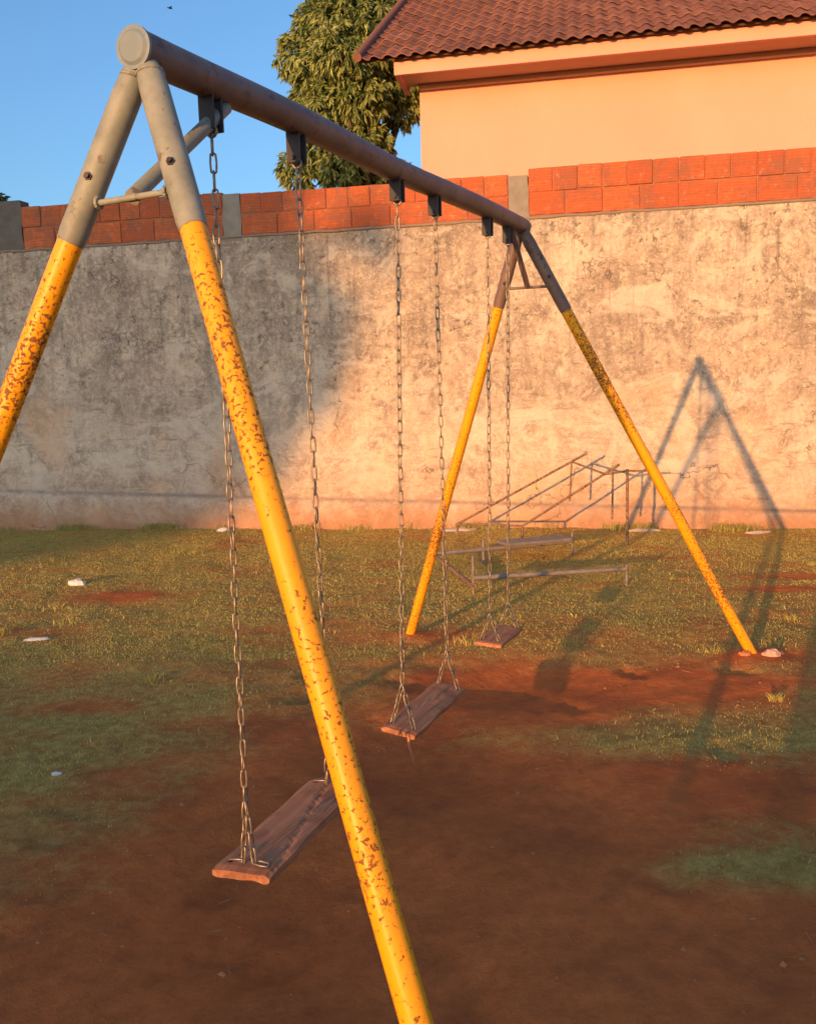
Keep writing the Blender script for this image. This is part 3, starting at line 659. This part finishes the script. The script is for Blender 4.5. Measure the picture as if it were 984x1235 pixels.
# ------------------------------------------------------------------ unseen tree and wall, added behind the camera to shade the yard
# lobes are listed by where their shade lands on the wall plane (x, z, radius) and carried back along the sun's rays
def toward_sun(x_, z_, r_, y_):
    yw = 9.6; D_ = (yw - y_); return (x_ - D_*math.tan(R(SUN_AZ)), y_, z_ + D_/math.cos(R(SUN_AZ))*math.tan(R(SUN_EL)), r_)
shade = [toward_sun(*q) for q in ((-3.3, 1.15, 1.15, -30), (-5.2, 1.1, 1.25, -30.6), (-7.2, 1.2, 1.3, -30), (-2.3, 1.9, .85, -29.6), (-1.5, 1.95, .72, -30.4), (-2.4, 3.0, 1.05, -30),
         (-4.2, 2.9, 1.6, -30.5), (-6.5, 3.0, 1.7, -29.5), (-1.9, 3.9, .8, -30.2), (-3.6, 4.6, 1.4, -30), (-9, 2.2, 1.9, -30), (-2.5, .75, .6, -30.3), (-4.8, 4.0, 1.2, -30), (-3.0, 3.5, 1.0, -29.7), (-6.5, 4.4, 1.3, -30.2), (-2.6, 2.4, .9, -30.8), (-.95, 2.75, .30, -29), (-.7, 2.2, .22, -31), (-1.0, 1.35, .22, -29.5), (-.3, 3.0, .2, -30), (-1.4, .85, .25, -30.4))]
tree('shade_tree', 'unseen leafy tree behind the camera, its crown shaped to shade the wall', 'tree', (-25, -30, 0), shade, 7000, 9, .22, .40, 21, .3, M_leafd, .3)
hw = empty('shade_wall', (0, -14, 0)); tag(hw, 'unseen low plain wall added behind the camera to shade the foreground', 'wall')  # unseen wall, added only to cast shade over the foreground
mb = MB(); vs_, fs_ = [], []; n_ = 120
for i in range(n_+1):
    x_ = -26+40*i/n_; t_ = 2.03 - .050*max(-12, x_+7.8) if x_ < -7.8 else 2.03
    t_ += .05*noise.noise(Vector((x_*.8, 0, 0)))
    vs_ += [(x_, -.08, -.1), (x_, -.08, t_), (x_, .08, t_), (x_, .08, -.1)]
for i in range(n_):
    for q in range(4): fs_.append((i*4+q, (i+1)*4+q, (i+1)*4+(q+1) % 4, i*4+(q+1) % 4))
mb.add(vs_, fs_); mb.build('wall_face', M_plaster, hw)

# ------------------------------------------------------------------ seesaw and low frame near the wall
ss = empty('seesaw', (1.3, 8.05, 0)); Mi = Matrix.Translation(ss.location).inverted()
tag(ss, 'thin rusty tubular seesaw tilted up in front of the wall', 'seesaw')
def tb(name, pts, r_, mat, parent): mb = MB(); mb.tube(pts, r_, 8); return P(mb, name, mat, parent)
tb('side_bar', [(.448, 8.3, .16), (1.671, 8.3, .793)], .011, M_rusty, ss)
tb('side_bar', [(1.00, 7.8, .20), (1.86, 7.8, .724)], .011, M_rusty, ss)
tb('crossbar', [(1.532, 8.3, .722), (1.737, 7.8, .640)], .010, M_rusty, ss)
tb('foot_rest', [(1.532, 8.3, .72), (1.514, 8.3, .355)], .009, M_rusty, ss)
tb('foot_rest', [(1.80, 7.8, .68), (1.795, 7.8, .24)], .009, M_rusty, ss)
tb('handle', [(1.737, 7.8, .64), (1.93, 7.8, .665), (2.093, 7.8, .66)], .009, M_rusty, ss)
tb('support_post', [(1.927, 7.8, .68), (1.927, 7.8, -.02)], .013, M_rusty, ss)
tb('crossbar', [(.448, 8.3, .165), (1.00, 7.8, .205)], .010, M_rusty, ss)
tb('stub_post', [(.46, 8.3, .17), (.46, 8.3, -.02)], .011, M_rusty, ss); tb('stub_post', [(1.0, 7.8, .20), (1.0, 7.8, -.02)], .011, M_rusty, ss)
lf = empty('low_frame', (.85, 6.7, 0)); Mi = Matrix.Translation(lf.location).inverted()
tag(lf, 'low grey tubular frame lying on the grass in front of the seesaw', 'frame')
tb('rail', [(.188, 6.987, .12), (1.369, 7.398, .12)], .017, M_steelg, lf)
tb('rail', [(.434, 5.996, .12), (1.518, 6.164, .12)], .017, M_steelg, lf)
tb('end_rail', [(.21, 6.96, .10), (.434, 5.996, .06)], .018, M_rusty, lf)
tb('stub_post', [(.434, 6.02, -.03), (.434, 6.02, .27)], .010, M_steelg, lf); tb('stub_post', [(1.369, 7.398, -.03), (1.369, 7.398, .20)], .010, M_steelg, lf)
tb('stub_post', [(1.52, 6.164, -.03), (1.52, 6.164, .15)], .010, M_steelg, lf); tb('stub_post', [(.60, 7.13, -.03), (.60, 7.13, .20)], .012, M_steelg, lf)
mb = MB(); mb.box((-.30, -.10, -.012), (.30, .10, .012), .004, Matrix.Translation((1.04, 7.285, .155)) @ Matrix.Rotation(.33, 4, 'Z')); P(mb, 'plank', M_steelg, lf)

# ------------------------------------------------------------------ small things on the ground
def crumple(name, label, cat, loc, sx, sy, sz, mat, seed, group=None, rz=0.):
    mb = MB(); n_ = 7; vs_, fs_ = [], []
    for i in range(n_+1):
        th = math.pi*i/n_
        for j in range(10):
            ph = 2*math.pi*j/10; v_ = Vector((math.sin(th)*math.cos(ph), math.sin(th)*math.sin(ph), math.cos(th)))
            q = 1+.55*noise.noise(v_*1.9+Vector((seed, 0, 0))); vs_.append((v_.x*sx*q, v_.y*sy*q, max(-.2, v_.z)*sz*q))
    for i in range(n_):
        for j in range(10): fs_.append((i*10+j, (i+1)*10+j, (i+1)*10+(j+1) % 10, i*10+(j+1) % 10))
    mb.add(vs_, fs_); o = mb.build(name, mat); o.location = (loc[0], loc[1], gz(loc[0], loc[1])+sz*.15); o.rotation_euler = (0, 0, rz)
    tag(o, label, cat, group)
crumple('litter', 'crumpled white litter lying on the sunlit grass at the left', 'litter', (-2.544, 6.72), .07, .05, .035, M_paper, 1)
crumple('litter', 'flat white strip of litter at the edge of the shade on the left', 'litter', (-2.20, 5.127), .075, .02, .012, M_paper, 2, rz=.2)
crumple('litter', 'small white scrap against the wall foot left of centre', 'litter', (-1.98, 9.42), .07, .04, .03, M_paper, 3)
crumple('litter', 'pale rubble scrap at the wall foot behind the far left yellow leg', 'litter', (.50, 8.95), .20, .06, .02, M_rub, 4)
crumple('litter', 'pale scrap at the wall foot behind the seesaw', 'litter', (2.30, 8.62), .16, .04, .02, M_rub, 5)
crumple('litter', 'pale scrap at the wall foot on the far right', 'litter', (3.30, 8.36), .14, .05, .02, M_rub, 6)
crumple('litter', 'tiny pale scrap in the shaded grass in the left foreground', 'litter', (-1.33, 3.175), .018, .012, .008, M_paper, 7)
for i, (x_, y_, s_, lb) in enumerate(((1.80, 4.36, .045, 'reddish clod beside the right yellow foot, the largest of the clods'), (1.86, 4.40, .025, 'small reddish clod right of the largest clod'),
                                  (1.67, 4.36, .03, 'reddish clod left of the right yellow foot'))):
    crumple('soil_clod', lb, 'clod', (x_, y_), s_, s_*.7, s_*.6, M_clod if i else mat_simple('pink_clod', (.6, .34, .25), .9), 11+i, 'clods at the right foot of the frame')
n = 900; x = rng.uniform(-1.6, 2.4, n); y = rng.uniform(1.3, 4.6, n); keep = samp(GT, x, y) < .5; x = x[keep]; y = y[keep]; z = samp(GZ, x, y)
oc = np.array([(1, 0, 0), (0, 1, 0), (-1, 0, 0), (0, -1, 0), (0, 0, .8), (0, 0, -.8)]); of = np.array([(0, 1, 4), (1, 2, 4), (2, 3, 4), (3, 0, 4), (1, 0, 5), (2, 1, 5), (3, 2, 5), (0, 3, 5)])
sz = rng.exponential(.0022, len(x))+.0012; Vp = (oc[None]*(sz[:, None, None]*rng.uniform(.6, 1.4, (len(x), 6, 1))) + np.stack([x, y, z], 1)[:, None]).reshape(-1, 3)
Fp = (of[None]+6*np.arange(len(x))[:, None, None]).reshape(-1, 3)
tag(link('soil_crumbs', np_mesh('soil_crumbs', Vp, Fp, M_clod)), 'loose red soil crumbs scattered over the bare earth', 'soil', kind='stuff')
# dry straws on the bare soil
mb = MB()
for i in range(90):
    x_, y_ = random.uniform(-1.6, 2.2), random.uniform(1.5, 4.6); z_ = gz(x_, y_)+.003; a = random.uniform(0, 6.28); l_ = random.uniform(.015, .05)
    p0 = Vector((x_, y_, z_)); p1 = p0+Vector((math.cos(a)*l_, math.sin(a)*l_, random.uniform(0, .008))); mb.tube([p0, p1], .0009, 3, caps=False)
tag(mb.build('dry_straw', mat_simple('dry_straw', (.42, .30, .16), .8)), 'dry straw bits strewn over the bare soil', 'straw', kind='stuff')
# a bird crossing the sky
br = MB(); n_ = 8
br.tube([(-.16, 0, 0), (-.10, 0, .012), (0, 0, .02), (.10, 0, .018), (.16, 0, .005)], [.008, .035, .05, .035, .006], 8)
for sgn in (-1, 1): br.add([(-.05, sgn*.03, .02), (.06, sgn*.03, .02), (.05, sgn*.2, .08), (-.03, sgn*.34, .05), (-.06, sgn*.2, .075), (0, sgn*.12, .065)], [(0, 1, 5), (1, 2, 5), (5, 2, 4), (2, 3, 4), (0, 5, 4)])
bo = br.build('bird', M_bird); bo.location = (-7.05, 30, 13.75); bo.rotation_euler = (.2, 0, .7); bo.scale = (.55,)*3; tag(bo, 'tiny dark bird high in the blue sky at the left', 'bird')

# the photographer, standing right behind the camera, whose long shadow crosses the yard
def skinned(name, joints, edges, mat, parent, root=0, sub=2):
    me = bpy.data.meshes.new(name); me.from_pydata([j_[0] for j_ in joints], edges, []); me.materials.append(mat)
    o = bpy.data.objects.new(name, me); C.objects.link(o); o.parent = parent
    md = o.modifiers.new('skin', 'SKIN'); md.use_smooth_shade = True
    if not me.skin_vertices: me.skin_vertices.new()
    for i_, j_ in enumerate(joints):
        sv = me.skin_vertices[0].data[i_]; sv.radius = j_[1] if isinstance(j_[1], tuple) else (j_[1], j_[1]); sv.use_root = (i_ == root)
    sb = o.modifiers.new('sub', 'SUBSURF'); sb.levels = sub; sb.render_levels = sub; return o
M_skin = mat_simple('skin', (.36, .19, .12), .6, 0, .08, 30, .0004); M_shirt = mat_simple('pale_blue_shirt_cloth', (.30, .38, .48), .9, 0, .08, 60)
M_jean = mat_simple('dark_jeans_cloth', (.05, .06, .10), .9, 0, .15, 80); M_hair = mat_simple('dark_hair', (.02, .014, .01), .6, 0, .3, 90)
ph = empty('person', (-.34, -.42, 0)); tag(ph, 'person in pale shirt and dark jeans holding up a phone behind the camera', 'person')
J = [((0, 0, .86), (.13, .09)), ((0, 0, 1.05), (.12, .085)), ((0, .0, 1.22), (.15, .095)), ((0, 0, 1.31), (.08, .06)), ((0, .0, 1.38), .05), ((0, .02, 1.47), (.072, .09)), ((0, .015, 1.55), (.070, .085))]
E_ = [(0, 1), (1, 2), (2, 3), (3, 4), (4, 5), (5, 6)]
for sg in (-1, 1):
    b_ = len(J); J += [((sg*.17, 0, 1.27), .05), ((sg*.22, .05, 1.05), .038), ((sg*.10, .24, 1.24), .028), ((sg*.065, .29, 1.31), (.02, .034))]
    E_ += [(2, b_), (b_, b_+1), (b_+1, b_+2), (b_+2, b_+3)]
    for f_, (dx, dz, fl) in enumerate(((-.5, .02, .040), (-.5, .005, .044), (-.5, -.010, .042), (-.5, -.024, .034))):
        c_ = len(J); J += [((sg*.058, .315, 1.325+dz), .0085), ((sg*(.058-fl*.5), .335, 1.33+dz), .008), ((sg*(.05-fl), .325, 1.33+dz), .007)]; E_ += [(b_+3, c_), (c_, c_+1), (c_+1, c_+2)]
    c_ = len(J); J += [((sg*.06, .28, 1.345), .010), ((sg*.035, .275, 1.37), .009)]; E_ += [(b_+3, c_), (c_, c_+1)]
    l_ = len(J); J += [((sg*.09, 0, .78), .085), ((sg*.10, .01, .44), .055), ((sg*.11, -.02, .09), .038), ((sg*.12, .12, .035), (.035, .028))]
    E_ += [(0, l_), (l_, l_+1), (l_+1, l_+2), (l_+2, l_+3)]
skinned('body', J, E_, M_skin, ph)
skinned('shirt', [((0, 0, .84), (.145, .105)), ((0, 0, 1.05), (.135, .10)), ((0, 0, 1.22), (.165, .108)), ((0, 0, 1.30), (.085, .068)), ((-.18, 0, 1.265), .062), ((-.215, .04, 1.10), .052), ((.18, 0, 1.265), .062), ((.215, .04, 1.10), .052)],
        [(0, 1), (1, 2), (2, 3), (2, 4), (4, 5), (2, 6), (6, 7)], M_shirt, ph)
skinned('jeans', [((0, 0, .86), (.142, .10)), ((-.09, 0, .78), .10), ((-.10, .01, .44), .068), ((-.11, -.02, .10), .055), ((.09, 0, .78), .10), ((.10, .01, .44), .068), ((.11, -.02, .10), .055)],
        [(0, 1), (1, 2), (2, 3), (0, 4), (4, 5), (5, 6)], M_jean, ph)
skinned('hair', [((0, -.02, 1.50), (.080, .088)), ((0, .0, 1.575), (.074, .085)), ((0, -.045, 1.43), (.06, .04))], [(0, 1), (0, 2)], M_hair, ph)
mb = MB(); mb.box((-.036, .315, 1.27), (.036, .323, 1.42), .004); pho = mb.build('phone', M_dark, None); pho.location = ph.location; tag(pho, 'dark phone held upright in both hands behind the camera', 'phone')

sc.cycles.use_denoising = True
